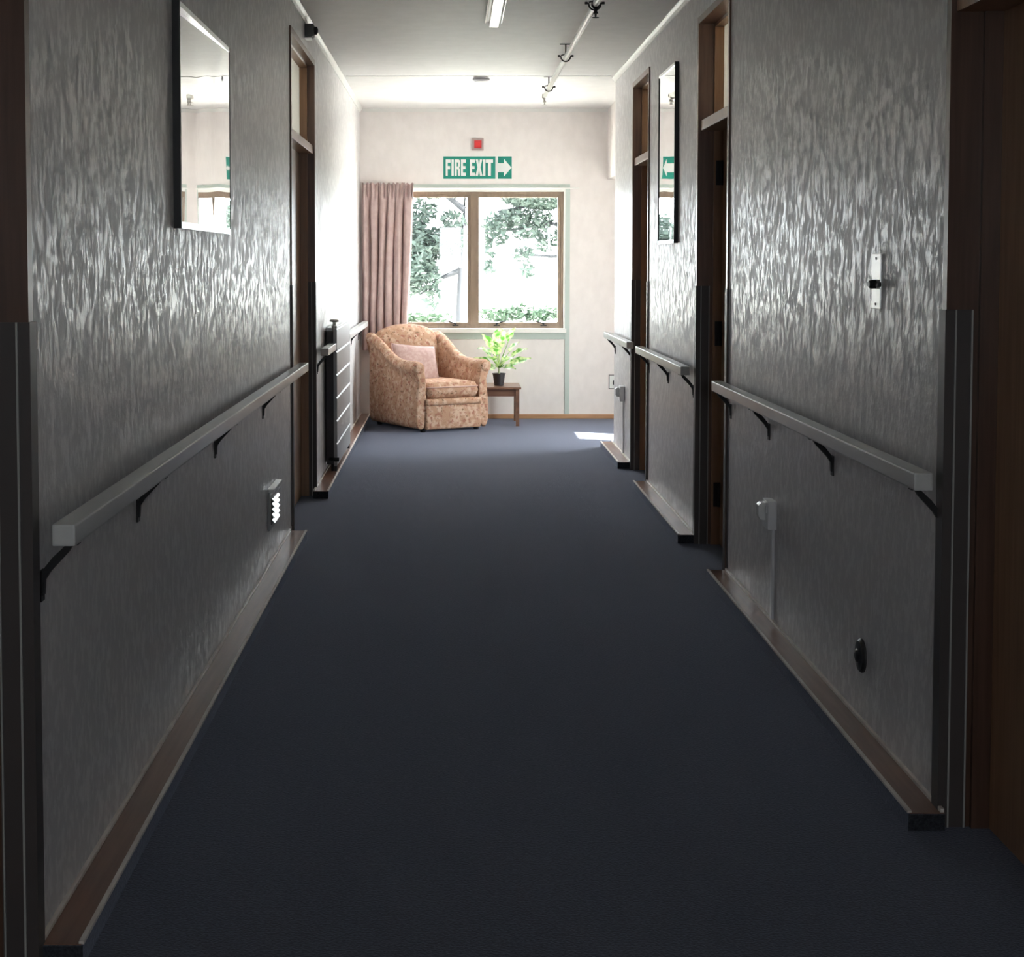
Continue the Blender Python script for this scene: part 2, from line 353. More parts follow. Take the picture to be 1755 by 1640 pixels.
# ---------------------------------------------------------------- end window
w = sthing('window_1', (0.2, YE, WZ0), 'brown framed two pane window in the end wall', 'window')
Y0 = YE+0.035; Y1 = YE+0.085
bm = NB()                                # white lining of the hole
box(bm, WX0, WX0+0.012, YE-0.012, YE+0.15, WZ0+0.012, WZ1-0.012); box(bm, WX1-0.012, WX1, YE-0.012, YE+0.15, WZ0+0.012, WZ1-0.012)
box(bm, WX0, WX1, YE-0.012, YE+0.15, WZ1-0.012, WZ1); box(bm, WX0, WX1, YE, YE+0.15, WZ0, WZ0+0.012)
box(bm, WX0-0.0, WX1, YE-0.014, YE-0.002, WZ1-0.012, WZ1+0.022)
obj('lining', bm, M['wintrim'], w)
obj('sill', bx(WX0-0.02, WX1+0.01, YE-0.045, YE, WZ0-0.028, WZ0+0.010, 0.004), M['wintrim'], w)
obj('apron', bx(WX0-0.01, WX1, YE-0.012, YE, WZ0-0.085, WZ0-0.028, 0.002), M['paletrim'], w)
bm = NB()
XF0, XF1 = WX0+0.012, WX1-0.012; ZF0, ZF1 = WZ0+0.012, WZ1-0.012
box(bm, XF0, XF0+0.045, Y0, Y1, ZF0, ZF1); box(bm, XF1-0.024, XF1, Y0, Y1, ZF0, ZF1)
box(bm, XF0+0.045, XF1-0.024, Y0, Y1, ZF1-0.024, ZF1); box(bm, XF0+0.045, XF1-0.024, Y0, Y1, ZF0, ZF0+0.024)
box(bm, 0.165, 0.212, Y0-0.004, Y1, ZF0+0.024, ZF1-0.024)
obj('frame', bm, M['winwood'], w)
for x0, x1 in ((XF0+0.045, 0.165), (0.212, XF1-0.024)):
    bm = NB(); z0, z1 = ZF0+0.024, ZF1-0.024; q = 0.028; ya, yb = Y0+0.010, Y1-0.004
    box(bm, x0, x0+q, ya, yb, z0, z1); box(bm, x1-q, x1, ya, yb, z0, z1); box(bm, x0+q, x1-q, ya, yb, z0, z0+q); box(bm, x0+q, x1-q, ya, yb, z1-q, z1)
    sash = obj('sash', bm, M['winwood'], w)
    obj('pane', bx(x0+q, x1-q, Y0+0.027, Y0+0.032, z0+q, z1-q), M['glass'], sash)
for i, x in enumerate((0.03, 0.40, 0.82)):
    bm = NB(); zz = ZF0+0.026; sg = -1 if i != 1 else 1
    box(bm, x-0.028, x+0.028, Y0-0.018, Y0, zz-0.006, zz+0.004); tube(bm, [(x, Y0-0.02, zz+0.006), (x, Y0-0.026, zz+0.016), (x+sg*0.075, Y0-0.024, zz+0.040)], 0.0055, 8)
    tube(bm, [(x, Y0-0.012, zz-0.004), (x, Y0-0.012, zz+0.018)], 0.009, 8)
    obj('window_stay', bm, M['black'], w)
bm = NB(); box(bm, WX1, WX1+0.042, YE-0.012, YE, 0.04, WZ1+0.022); box(bm, -0.66, WX1+0.042, YE-0.012, YE, WZ1+0.022, WZ1+0.052)
struct('trim_5', bm, M['paletrim'], 'pale green strip framing the window panel down to the floor', 'trim')

# curtain rail and curtain
t = thing('curtain_rail', 'thin white curtain rail over the end window', 'curtain rail', (0.15, YE-0.03, 2.07))
bm = NB(); tube(bm, [(-0.80, YE-0.045, 2.062), (1.13, YE-0.045, 2.062)], 0.006, 8); obj('rail', bm, M['wintrim'], t)
for x in (-0.70, 0.20, 0.95):
    bm = NB(); box(bm, x-0.006, x+0.006, YE-0.045, YE-0.012, 2.060, 2.074); obj('bracket', bm, M['chrome'], t)
bm = NB(); nz, nx = 60, 150; zt, zb = 2.10, 0.62
rings = []
random.seed(4)
ph = [random.uniform(-0.5, 0.5) for _ in range(12)]
for j in range(nz+1):
    v = j/nz; z = zt + (zb-zt)*v
    xr = -0.340 - 0.055*min(1, v*1.2)**0.8; xl_ = -0.812
    row = []
    for i in range(nx+1):
        u = i/nx; nf = 6.3
        uu = u + 0.012*math.sin(5*v + 9*u)
        amp = 0.040*(0.55+0.45*min(1, v*4))
        yy = YE-0.085 + amp*math.sin(2*math.pi*nf*uu + 0.7*math.sin(3*u+1)) + 0.008*math.sin(2*math.pi*15*uu+2)*(1-0.6*v)
        x = xl_ + (xr-xl_)*u + 0.010*math.cos(2*math.pi*nf*uu)
        if v < 0.06:   # gathered heading
            yy = YE-0.075 + 0.016*math.sin(2*math.pi*19*uu) + 0.010*math.sin(2*math.pi*7*uu)
            if v < 0.034: z2 = z + 0.010*math.sin(2*math.pi*17*uu)
            else: z2 = z
            row.append((x, yy, z2)); continue
        if v < 0.12:
            k = (v-0.06)/0.06; y0_ = YE-0.075 + 0.016*math.sin(2*math.pi*19*uu) + 0.010*math.sin(2*math.pi*7*uu)
            yy = y0_*(1-k) + yy*k
        row.append((x, yy, z))
    rings.append(row)
loft(bm, rings, closed=False, caps=False)
o = obj('curtain', bm, M['curtain'], None, smooth=True, fixn=False)
sm = o.modifiers.new('solid', 'SOLIDIFY'); sm.thickness = 0.004
tag(o, 'dusty pink gathered curtain hanging left of the end window', 'curtain')

# ---------------------------------------------------------------- handrails
def handrail(label, xw, s, y0, y1, br, ztop=0.885):
    """s points from the wall into the corridor"""
    t = thing('handrail', label, 'handrail', (xw, (y0+y1)/2, 0.76), group=None)
    xa, xb = xw+s*0.036, xw+s*0.082
    obj('rail', bx(xa, xb, y0, y1, ztop-0.044, ztop, 0.005), M['rail'], t)
    for y in br:
        bm = NB(); zb = ztop-0.044; h = 0.009
        # wall plate, curved arm and top plate as one iron strip
        pts = [(xw+s*0.004, 0.735), (xw+s*0.005, 0.765), (xw+s*0.014, 0.785), (xw+s*0.032, 0.806), (xw+s*0.052, 0.826), (xw+s*0.062, zb-0.002)]
        th = [0.003, 0.004, 0.007, 0.008, 0.007, 0.005]
        lo, hi = [], []
        for i, (p, q) in enumerate(zip(pts, th)):
            a = Vector(pts[max(i-1, 0)]); b = Vector(pts[min(i+1, len(pts)-1)]); dd = (b-a).normalized(); nn = Vector((-dd.y, dd.x))
            lo.append(tuple(Vector(p)+nn*q)); hi.append(tuple(Vector(p)-nn*q))
        prism(bm, lo + hi[::-1], 'y', y-h, y+h)
        box(bm, xw, xw+s*0.004, y-0.014, y+0.014, 0.722, 0.785)
        box(bm, xw+s*0.040, xw+s*0.078, y-0.014, y+0.014, zb-0.004, zb)
        obj('bracket', bm, M['black'], t)
handrail('long pale handrail along the near left wall', XL, 1, 3.08, 8.13, (3.13, 4.10, 5.45, 6.83))
handrail('short pale handrail stub between the left door and the radiator', XL, 1, 9.44, 10.09, (9.60,))
handrail('pale handrail beyond the radiator running behind the armchair', XL, 1, 11.46, 13.95, (11.7, 12.8, 13.8))
handrail('long pale handrail on the nearest right wall above the black disc', XR, -1, 3.84, 6.87, (3.89, 5.00, 6.01, 6.84))
handrail('pale handrail under the tall right mirror', XR, -1, 7.80, 9.735, (7.90, 8.84, 9.69))
handrail('farthest pale handrail at the end of the right wall', XR, -1, 10.22, 11.78, (10.68, 11.70))

# ---------------------------------------------------------------- radiator
t = thing('radiator', 'grey slatted wall radiator between the left door and the armchair', 'radiator', (XL+0.04, 10.78, 0))
ry0, ry1, rz0, rz1 = 10.13, 11.42, 0.085, 0.975
obj('gap_shade', bx(XL+0.012, XL+0.060, ry0+0.01, ry1-0.01, rz0+0.01, rz1-0.02, 0.004), mat('radiator_gap_shade', (0.035, 0.03, 0.035), 0.5), t)  # dark body stands in for the shade behind the front panel
bm = NB(); n = 6; hh = (rz1-rz0)/n
for i in range(n):
    z0 = rz0+i*hh
    prism(bm, [(XL+0.060, z0), (XL+0.076, z0), (XL+0.083, z0+0.006), (XL+0.083, z0+hh-0.009), (XL+0.075, z0+hh), (XL+0.060, z0+hh)], 'y', ry0, ry1)
fp = obj('front_panel', bm, M['rad'], t)
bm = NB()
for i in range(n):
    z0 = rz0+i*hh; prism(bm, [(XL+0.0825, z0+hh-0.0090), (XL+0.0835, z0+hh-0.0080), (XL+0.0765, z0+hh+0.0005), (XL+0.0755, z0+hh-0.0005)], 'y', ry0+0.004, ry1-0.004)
obj('ledge_highlight', bm, M['radhighlight'], fp)  # pale strips painting the light along the slat edges
obj('top_grille', bx(XL+0.010, XL+0.066, ry0+0.06, ry1-0.02, rz1-0.018, rz1+0.004, 0.003), M['greywhite'], t)
bm = NB(); lathe(bm, [(0.012, 0), (0.012, 0.03), (0.017, 0.034), (0.017, 0.05), (0.010, 0.055), (0.010, 0.075), (0.030, 0.080), (0.032, 0.086), (0.022, 0.094)], (XL+0.064, ry0+0.035, rz1-0.035))
obj('valve', bm, M['chrome'], t, smooth=False)
bm = NB(); tube(bm, [(XL+0.02, ry0+0.03, 0.13), (XL+0.07, ry0-0.01, 0.13), (XL+0.095, ry0-0.01, 0.13)], 0.013, 10); tube(bm, [(XL+0.05, ry0+0.03, 0.13), (XL+0.05, ry0+0.03, 0.05)], 0.009, 10)
obj('lower_valve', bm, M['black'], t)
for y in (ry0+0.012, ry1-0.03):
    obj('leg', bx(XL+0.062, XL+0.080, y-0.008, y+0.014, 0.0525, rz0+0.03), M['black'], t)

# ---------------------------------------------------------------- mirrors
def mirror(label, xw, s, y0, y1, z0, z1, m, near=0.018, far=0.018):
    t = thing('wall_mirror', label, 'mirror', (xw, (y0+y1)/2, z0)); b = 0.016; dp = 0.022
    for ya in (y0, y1-b): obj('side_frame', bx(xw, xw+s*dp, ya, ya+b, z0, z1), M['black'], t)
    obj('bottom_frame', bx(xw, xw+s*dp, y0+b, y1-b, z0, z0+b*1.2), M['silver'], t)
    obj('top_frame', bx(xw, xw+s*dp, y0+b, y1-b, z1-b, z1), M['silver'], t)
    bm = NB(); prism(bm, [(xw+s*0.002, y0+b), (xw+s*near, y0+b), (xw+s*far, y1-b), (xw+s*0.002, y1-b)], 'z', z0+b*1.2, z1-b)
    obj('glass', bm, m, t)
mirror('wide mirror hung high on the near left wall', XL, 1, 4.68, 5.74, 1.502, 2.172, M['mirror'], 0.0042, 0.0210)
mirror('tall narrow mirror between the two far right doors', XR, -1, 8.50, 9.18, 1.505, 2.475, mirror_mat('wavy_mirror_tall', 0.12, (1, 3, 2)))

# ---------------------------------------------------------------- wall fittings
t = thing('wall_vent', 'small louvred vent low on the left wall under the handrail', 'vent', (XL, 7.16, 0.2))
obj('frame', bx(XL, XL+0.010, 6.99, 7.33, 0.20, 0.385, 0.002), M['grey'], t)
obj('hood', bx(XL, XL+0.030, 6.99, 7.33, 0.372, 0.388, 0.002), M['white'], t)
obj('backing', bx(XL+0.0101, XL+0.012, 7.04, 7.28, 0.22, 0.36), M['black'], t)
obj('hood', bx(XL+0.010, XL+0.024, 7.02, 7.30, 0.345, 0.356, 0.002), M['white'], t)
for i in range(5):
    z = 0.225+i*0.024
    bm = NB(); prism(bm, [(XL+0.012, z+0.018), (XL+0.012, z+0.014), (XL+0.024, z), (XL+0.026, z+0.003)], 'y', 7.05, 7.27); obj('louvre', bm, M['white'], t)

t = thing('wall_plate', 'narrow white wall plate with a black catch above the right handrail', 'wall plate', (XR, 4.50, 1.27))
obj('plate', bx(XR, XR-0.006, 4.455, 4.545, 1.268, 1.425, 0.002), mat('bright_metal', (0.9, 0.9, 0.88), 0.35, 0.6), t)
bm = NB(); box(bm, XR-0.006, XR-0.016, 4.440, 4.560, 1.332, 1.345, 0.002); lathe(bm, [(0.010, -0.026), (0.013, -0.02), (0.013, -0.006)], (XR, 4.50, 1.3385), 'x', 14)
obj('catch', bm, M['black'], t)
for z in (1.282, 1.412):
    bm = NB(); lathe(bm, [(0.004, -0.0075), (0.004, -0.006)], (XR, 4.50, z), 'x', 10); obj('screw', bm, M['black'], t)

def socket(label, y, z, zb):
    t = thing('power_point', label, 'power socket', (XR, y, z))
    obj('mounting_box', bx(XR, XR-0.034, y-0.050, y+0.055, z-0.052, z+0.055, 0.006), M['greywhite'], t, smooth=False)
    bm = NB(); prism(bm, [(XR-0.034, z-0.022), (XR-0.052, z-0.020), (XR-0.060, z-0.004), (XR-0.060, z+0.034), (XR-0.050, z+0.043), (XR-0.034, z+0.043)], 'y', y+0.0, y+0.045)
    obj('plug', bm, M['white'], t)
    obj('switch', bx(XR-0.034, XR-0.039, y-0.035, y-0.018, z+0.010, z+0.034, 0.002), M['white'], t)
    obj('conduit', bx(XR, XR-0.011, y-0.014, y+0.014, zb, z-0.052, 0.003), M['greywhite'], t)
socket('surface mounted power point with conduit under the nearest right handrail', 5.90, 0.452, 0.052)
socket('surface mounted power point with conduit at the far end of the right wall', 11.10, 0.475, 0.052)

bm = NB(); lathe(bm, [(0.050, 0), (0.050, -0.006), (0.044, -0.012), (0.020, -0.016), (0.017, -0.020), (0.010, -0.022)], (XR, 4.61, 0.238), 'x', 28)
t = obj('door_stop', bm, mat('dark_rubber', (0.03, 0.03, 0.032), 0.4), smooth=False); tag(t, 'round black door stop disc low on the right wall', 'door stop')

t = thing('alarm_sensor', 'small grey sensor box high on the left wall above the door', 'sensor', (XL, 8.93, 2.70))
obj('housing', bx(XL, XL+0.050, 8.89, 8.97, 2.665, 2.735, 0.006), mat('sensor_grey', (0.14, 0.14, 0.13), 0.5), t)
bm = NB(); lathe(bm, [(0.012, 0.05), (0.024, 0.052), (0.022, 0.066), (0.010, 0.072)], (XL, 8.93, 2.70), 'x', 20); obj('lens', bm, M['black'], t, smooth=False)
obj('bracket', bx(XL, XL+0.04, 8.88, 8.98, 2.652, 2.660, 0.002), M['white'], t)

t = thing('wall_outlet', 'white outlet with a dark round socket beside the end wall corner', 'power socket', (1.47, YE, 0.27))
obj('rim', bx(1.405, 1.535, YE-0.006, YE, 0.265, 0.395, 0.002), mat('outlet_rim', (0.12, 0.12, 0.12), 0.5), t)
obj('plate', bx(1.413, 1.527, YE-0.009, YE-0.006, 0.273, 0.387, 0.001), M['signwhite'], t)
bm = NB(); lathe(bm, [(0.030, -0.024), (0.034, -0.018), (0.034, -0.009)], (1.475, YE, 0.325), 'y', 24); obj('plug', bm, M['black'], t)

# ---------------------------------------------------------------- signs
t = thing('fire_exit_sign', 'green sign reading FIRE EXIT above the end window', 'sign', (0.153, YE, 2.14))
obj('board', bx(-0.086, 0.393, YE-0.004, YE, 2.138, 2.352), M['signwhite'], t)
obj('green_field', bx(-0.078, 0.385, YE-0.0055, YE-0.004, 2.146, 2.344), M['green'], t)
LET = {  # strokes on a unit box
 'F': ([[(0,0),(.42,0),(.42,.40),(.9,.40),(.9,.60),(.42,.60),(.42,.80),(1,.80),(1,1),(0,1)]]),
 'I': ([[(0,0),(1,0),(1,1),(0,1)]]),
 'E': ([[(0,0),(1,0),(1,.2),(.42,.2),(.42,.41),(.92,.41),(.92,.6),(.42,.6),(.42,.8),(1,.8),(1,1),(0,1)]]),
 'R': ([[(0,0),(.40,0),(.40,.40),(.52,.40),(.60,.33),(.62,0),(1,0),(.98,.36),(.84,.49),(.98,.62),(1,.80),(.93,.94),(.78,1),(0,1),(0,.5),(.40,.57),(.40,.82),(.56,.82),(.62,.76),(.62,.63),(.56,.57),(.40,.57),(0,.5)]]),
 'X': ([[(0,0),(.36,0),(.5,.32),(.64,0),(1,0),(.72,.52),(.97,1),(.62,1),(.5,.72),(.38,1),(.03,1),(.28,.52)]]),
 'T': ([[(.29,0),(.71,0),(.71,.8),(1,.8),(1,1),(0,1),(0,.8),(.29,.8)]]),
}
def letter(bm, ch, x, w, z0, h, y):
    if ch == 'R':   # strokes as separate convex pieces
        pcs = [[(0,0),(.40,0),(.40,1),(0,1)], [(.40,.82),(.56,.82),(.60,.80),(.90,.96),(.78,1),(.40,1)], [(.60,.80),(.62,.76),(1,.80),(.98,.90),(.90,.96)],
               [(.62,.63),(.99,.64),(1,.80),(.62,.76)], [(.56,.57),(.84,.49),(.99,.64),(.62,.63)], [(.40,.40),(.52,.40),(.84,.49),(.56,.57),(.40,.57)], [(.52,.40),(.60,.33),(.62,0),(1,0),(.98,.36),(.84,.49)]]
    else: pcs = LET[ch]
    for p in pcs: prism(bm, [(x+a*w, z0+b*h) for a, b in p], 'y', y, y-0.0015)
z0, h = 2.172, 0.146
xs = [('F', -0.058, 0.044), ('I', -0.007, 0.021), ('R', 0.021, 0.050), ('E', 0.078, 0.044), ('E', 0.158, 0.046), ('X', 0.208, 0.062), ('I', 0.275, 0.021), ('T', 0.300, 0.064)]
bm = NB()
for ch, x, w_ in xs: letter(bm, ch, x, w_, z0, h, YE-0.0055)
obj('lettering', bm, M['signwhite'], t)
t = thing('arrow_sign', 'small green sign with a white arrow pointing right', 'sign', (0.468, YE, 2.14))
obj('board', bx(0.398, 0.538, YE-0.004, YE, 2.138, 2.352), M['signwhite'], t)
obj('green_field', bx(0.409, 0.531, YE-0.0055, YE-0.004, 2.146, 2.344), M['green'], t)
bm = NB(); zc = 2.245
prism(bm, [(0.409, zc-0.040), (0.462, zc-0.040), (0.462, zc-0.078), (0.529, zc), (0.462, zc+0.078), (0.462, zc+0.040), (0.409, zc+0.040)], 'y', YE-0.0055, YE-0.007)
obj('arrow', bm, M['signwhite'], t)
t = thing('fire_alarm_button', 'red square fire alarm button above the fire exit sign', 'alarm button', (0.228, YE, 2.40))
obj('backplate', bx(0.176, 0.281, YE-0.016, YE, 2.398, 2.504, 0.003), mat('alarm_backplate', (0.45, 0.36, 0.34), 0.5), t)
obj('button', bx(0.196, 0.261, YE-0.028, YE-0.016, 2.416, 2.486, 0.004), M['red'], t)
obj('dot', bx(0.206, 0.251, YE-0.030, YE-0.028, 2.428, 2.474, 0.002), mat('alarm_window_red', (0.75, 0.06, 0.06), 0.15), t)

# ---------------------------------------------------------------- ceiling fittings
t = thing('smoke_detector', 'flat white detector on the ceiling before the end wall', 'smoke detector', (0.215, 11.75, 2.73))
bm = NB(); lathe(bm, [(0.056, 0), (0.062, -0.010), (0.062, -0.024), (0.045, -0.036), (0.02, -0.040)], (0.215, 11.75, ZC)); obj('base', bm, M['greywhite'], t)
bm = NB(); lathe(bm, [(0.048, -0.026), (0.0635, -0.020), (0.0635, -0.013), (0.048, -0.010)], (0.215, 11.75, ZC)); obj('grille_ring', bm, M['grey'], t)

t = thing('ceiling_light', 'fluorescent batten light at the top of the view', 'ceiling light', (0.235, 8.2, ZC))
obj('housing', bx(0.185, 0.282, 7.35, 8.90, ZC-0.022, ZC, 0.004), M['grey'], t)
bm = NB(); prism(bm, [(0.205, ZC-0.022), (0.209, ZC-0.052), (0.258, ZC-0.052), (0.262, ZC-0.022)], 'y', 7.36, 8.93); obj('diffuser', bm, mat('white_diffuser', (0.85, 0.86, 0.78), 0.15), t)
for x in (0.187, 0.276):
    bm = NB(); tube(bm, [(x, 7.36, ZC-0.034), (x, 8.86, ZC-0.034)], 0.006, 8); box(bm, x-0.004, x+0.004, 8.80, 8.86, ZC-0.035, ZC-0.02); obj('side_rail', bm, M['pipe'], t)

t = thing('sprinkler_pipe', 'white sprinkler pipe hung under the ceiling with clips', 'pipe', (0.71, 9.5, 2.68))
px_, pz = 0.712, 2.682
bm = NB(); tube(bm, [(px_, -2.9, pz), (px_, 12.25, pz)], 0.0165, 14); obj('pipe', bm, M['pipe'], t, smooth=True)
for y in (7.95, 9.97, 11.70):
    bm = NB(); box(bm, px_-0.036, px_+0.036, y-0.010, y+0.010, ZC-0.005, ZC); tube(bm, [(px_, y, ZC-0.003), (px_, y, pz+0.022)], 0.0045, 8)
    arc = [(px_+0.030*math.cos(a), y, pz+0.008+0.030*math.sin(a)) for a in [math.radians(q) for q in range(180, 361, 15)]]
    tube(bm, [(px_-0.042, y, pz+0.012)]+arc+[(px_+0.042, y, pz+0.012)], 0.0045, 8)
    for sx in (-1, 1): lathe(bm, [(0.008, -0.006), (0.008, 0.006)], (px_+sx*0.042, y, pz+0.012), 'z', 10)
    tube(bm, [(px_-0.03, y, pz+0.016), (px_, y, pz+0.024), (px_+0.03, y, pz+0.016)], 0.004, 8)
    obj('hanger', bm, M['black'], t)
for y in (7.90, 12.23):
    bm = NB(); lathe(bm, [(0.021, 0.014), (0.022, -0.012), (0.013, -0.024), (0.009, -0.028), (0.009, -0.040), (0.013, -0.044), (0.013, -0.048), (0.006, -0.050), (0.004, -0.064), (0.017, -0.066), (0.017, -0.069)], (px_, y, pz), 'z', 16)
    obj('sprinkler_head', bm, M['chrome'] if y > 8 else M['black'], t)

# ---------------------------------------------------------------- armchair
AX, AY, ARZ = 0.0, 0.0, math.radians(31)
fr = Vector((-0.276, 12.89)); u = Vector((math.cos(ARZ), math.sin(ARZ))); vv = Vector((-math.sin(ARZ), math.cos(ARZ)))
ctr = fr + u*0.322 + vv*0.425
chair = thing('armchair', 'floral tan upholstered armchair in the corner by the curtain', 'armchair', (ctr.x, ctr.y, 0), ARZ)
chair.scale = (1.035, 1.04, 1)
def interp(tab, x):
    for (x0, *a), (x1, *b) in zip(tab, tab[1:]):
        if x0 <= x <= x1:
            k = (x-x0)/(x1-x0); k = k*k*(3-2*k) if False else k
            return [p+(q-p)*k for p, q in zip(a, b)]
    return list(tab[-1][1:])
# y: top z, roll radius, outward lean of roll
ARM = [(-0.425, 0.575, 0.050, 0.020), (-0.40, 0.592, 0.058, 0.024), (-0.25, 0.588, 0.056, 0.022), (-0.10, 0.598, 0.052, 0.016), (0.0, 0.625, 0.048, 0.018),
       (0.10, 0.675, 0.046, 0.022), (0.20, 0.735, 0.045, 0.028), (0.30, 0.785, 0.045, 0.034), (0.37, 0.805, 0.044, 0.036), (0.42, 0.795, 0.038, 0.030)]
def arm_bm(s):
    bm = NB(); rings = []
    ys = [-0.425, -0.418, -0.40, -0.36, -0.30, -0.2, -0.1, -0.03, 0.04, 0.11, 0.18, 0.25, 0.31, 0.36, 0.40, 0.42]
    for y in ys:
        zt, r, ln = interp(ARM, y)
        shrink = 0.010 if y in (-0.425, 0.42) else 0
        taper = 0.018*max(0, (y-0.0)/0.42)     # narrower towards the back
        xo = 0.325 - taper - shrink; xi = 0.245; cx = 0.290 + ln - taper*0.2; cz = zt - r
        rr = r - shrink
        ring = [(xi, 0.025), (xi, 0.25), (xi+0.004, cz-r*1.4)]
        for k in range(9):
            a = math.radians(205 - k*28.5); ring.append((cx + rr*math.cos(a), cz + rr*math.sin(a)))
        k_ = max(0, ln-0.02)*1.6; ring += [(xo-0.014+k_, cz-r*1.3), (xo-0.004+k_*0.8, cz-r*2.4), (xo+0.010+k_*0.2, 0.25), (xo+0.012, 0.10), (xo+0.004, 0.025)]
        rings.append([(s*a, y, b) for a, b in ring])
    loft(bm, rings); return bm
for s in (-1, 1): obj('arm', arm_bm(s), M['chair'], chair, smooth=True, local=True, sub=2)
# scroll discs on arm fronts
for s in (-1, 1):
    bm = NB(); lathe(bm, [(0.020, -0.012), (0.040, -0.009), (0.047, 0.0), (0.047, 0.012)], (s*0.312, -0.424, 0.534), 'y', 24); obj('scroll', bm, M['chair'], chair, smooth=True, local=True)
# back: rounded arch leaning backwards
bm = NB(); rings = []
for i in range(15):
    q = -1 + 2*i/14; x = q*0.285
    top = 0.872 - 0.075*abs(q)**2.4; bulge = 0.045*(1-q*q)
    yf = 0.235; yb = 0.425 - 0.03*abs(q)**3
    rings.append([(x, yf-bulge+0.02, 0.30), (x, yf-bulge, 0.42), (x, yf-bulge+0.012, 0.58), (x, yf-bulge*0.8+0.04, top-0.10), (x, yf+0.070, top-0.02), (x, yf+0.115, top),
                  (x, yf+0.165, top-0.015), (x, yb+0.006, top-0.07), (x, yb, 0.5), (x, yb-0.01, 0.2), (x, yb-0.02, 0.05), (x, 0.30, 0.05)])
loft(bm, rings); obj('backrest', bm, M['chair'], chair, smooth=True, local=True, sub=2)
bm = NB(); box(bm, -0.252, 0.252, -0.395, 0.40, 0.03, 0.27, 0.01); obj('base', bm, M['chair'], chair, smooth=True, local=True)
# front panel with its raised upper border
bm = NB(); box(bm, -0.256, 0.256, -0.438, -0.39, 0.025, 0.225, 0.014); fp = obj('front_panel', bm, M['chair'], chair, smooth=True, local=True)
bm = NB(); box(bm, -0.258, 0.258, -0.452, -0.385, 0.222, 0.278, 0.022); obj('border_roll', bm, M['chair'], chair, smooth=True, local=True)
# seat cushion, crowned
def cushion_bm(w, d, h, crown, n=14, e=3.2, pinch=0.0):
    bm = NB(); top = []; bot = []
    for sgn, store in ((1, top), (-1, bot)):
        for j in range(n+1):
            row = []
            for i in range(n+1):
                a = -1+2*i/n; b = -1+2*j/n
                k = (1-abs(a)**e)*(1-abs(b)**e)
                px = a*w/2*(1-pinch*(1-b*b)); py = b*d/2*(1-pinch*(1-a*a))
                zz = sgn*(h/2*max(0, k)**0.38 if crown == 0 else (h/2*min(1, k*6)**0.35 + (crown if sgn > 0 else 0)*k))
                row.append(bm.verts.new((px, py, zz)))
            store.append(row)
    for st in (top, bot):
        for j in range(n):
            for i in range(n): bm.faces.new((st[j][i], st[j][i+1], st[j+1][i+1], st[j+1][i]))
    bmesh.ops.remove_doubles(bm, verts=bm.verts[:], dist=0.0004)
    return bm
bm = cushion_bm(0.492, 0.66, 0.115, 0.022, 18, 8)
bmesh.ops.translate(bm, verts=bm.verts[:], vec=(0, -0.115, 0.336)); sc = obj('seat_cushion', bm, M['chair'], chair, smooth=True, local=True)
bm = NB(); pts = []
for k in range(49):
    a = 2*math.pi*k/48; c_, s_ = math.cos(a), math.sin(a)
    e = 0.18; pts.append((0.244*math.copysign(abs(c_)**e, c_), -0.115+0.328*math.copysign(abs(s_)**e, s_), 0.372))
tube(bm, pts, 0.006, 8, cap=False); obj('piping', bm, mat('pink_piping', (0.55, 0.36, 0.30), 0.6), sc, smooth=True, local=True)
for x in (-0.25, 0.25):
    for y in (-0.37, 0.35):
        bm = NB(); lathe(bm, [(0.020, 0), (0.024, 0.02), (0.024, 0.035)], (x, y, 0), 'z', 14); obj('foot', bm, M['black'], chair, local=True)

# loose cushion leaning in the chair
bm = cushion_bm(0.42, 0.37, 0.13, 0, 18, 2.6, 0.05)
o = obj('cushion', bm, M['cushion'], None, smooth=True)
q = u*(-0.065) + vv*(0.07); base = Vector((ctr.x+q.x, ctr.y+q.y, 0.530))
o.location = base; o.rotation_euler = (Matrix.Rotation(ARZ, 3, 'Z') @ Matrix.Rotation(math.radians(62), 3, 'X') @ Matrix.Rotation(math.radians(-6), 3, 'Z')).to_euler()
tag(o, 'dusty pink square cushion leaning in the floral armchair', 'cushion')
bm = NB(); pts = []
for k in range(81):
    tt = 4*k/80; sd_ = int(tt) % 4; f = -1+2*(tt-int(tt)); a, b = ((f, -1), (1, f), (-f, 1), (-1, -f))[sd_]
    pts.append((a*0.21*(1-0.05*(1-b*b)), b*0.185*(1-0.05*(1-a*a)), 0))
tube(bm, pts, 0.005, 8, cap=False); obj('piping', bm, M['cushion'], o, smooth=True, local=True)

# ---------------------------------------------------------------- side table and plant
t = thing('side_table', 'low brown wooden side table beside the armchair', 'side table', (0.40, 13.68, 0))
obj('tabletop', bx(0.245, 0.590, 13.42, 13.94, 0.318, 0.336, 0.003), M['table'], t)
bm = NB(); box(bm, 0.265, 0.560, 13.455, 13.470, 0.255, 0.318); box(bm, 0.265, 0.560, 13.89, 13.905, 0.255, 0.318); box(bm, 0.255, 0.270, 13.47, 13.89, 0.255, 0.318); box(bm, 0.556, 0.571, 13.47, 13.89, 0.255, 0.318)
obj('apron', bm, M['table'], t)
for x in (0.253, 0.545):
    for y in (13.44, 13.885):
        bm = NB(); box(bm, x, x+0.030, y, y+0.030, 0, 0.318, 0.002); obj('leg', bm, M['table'], t)

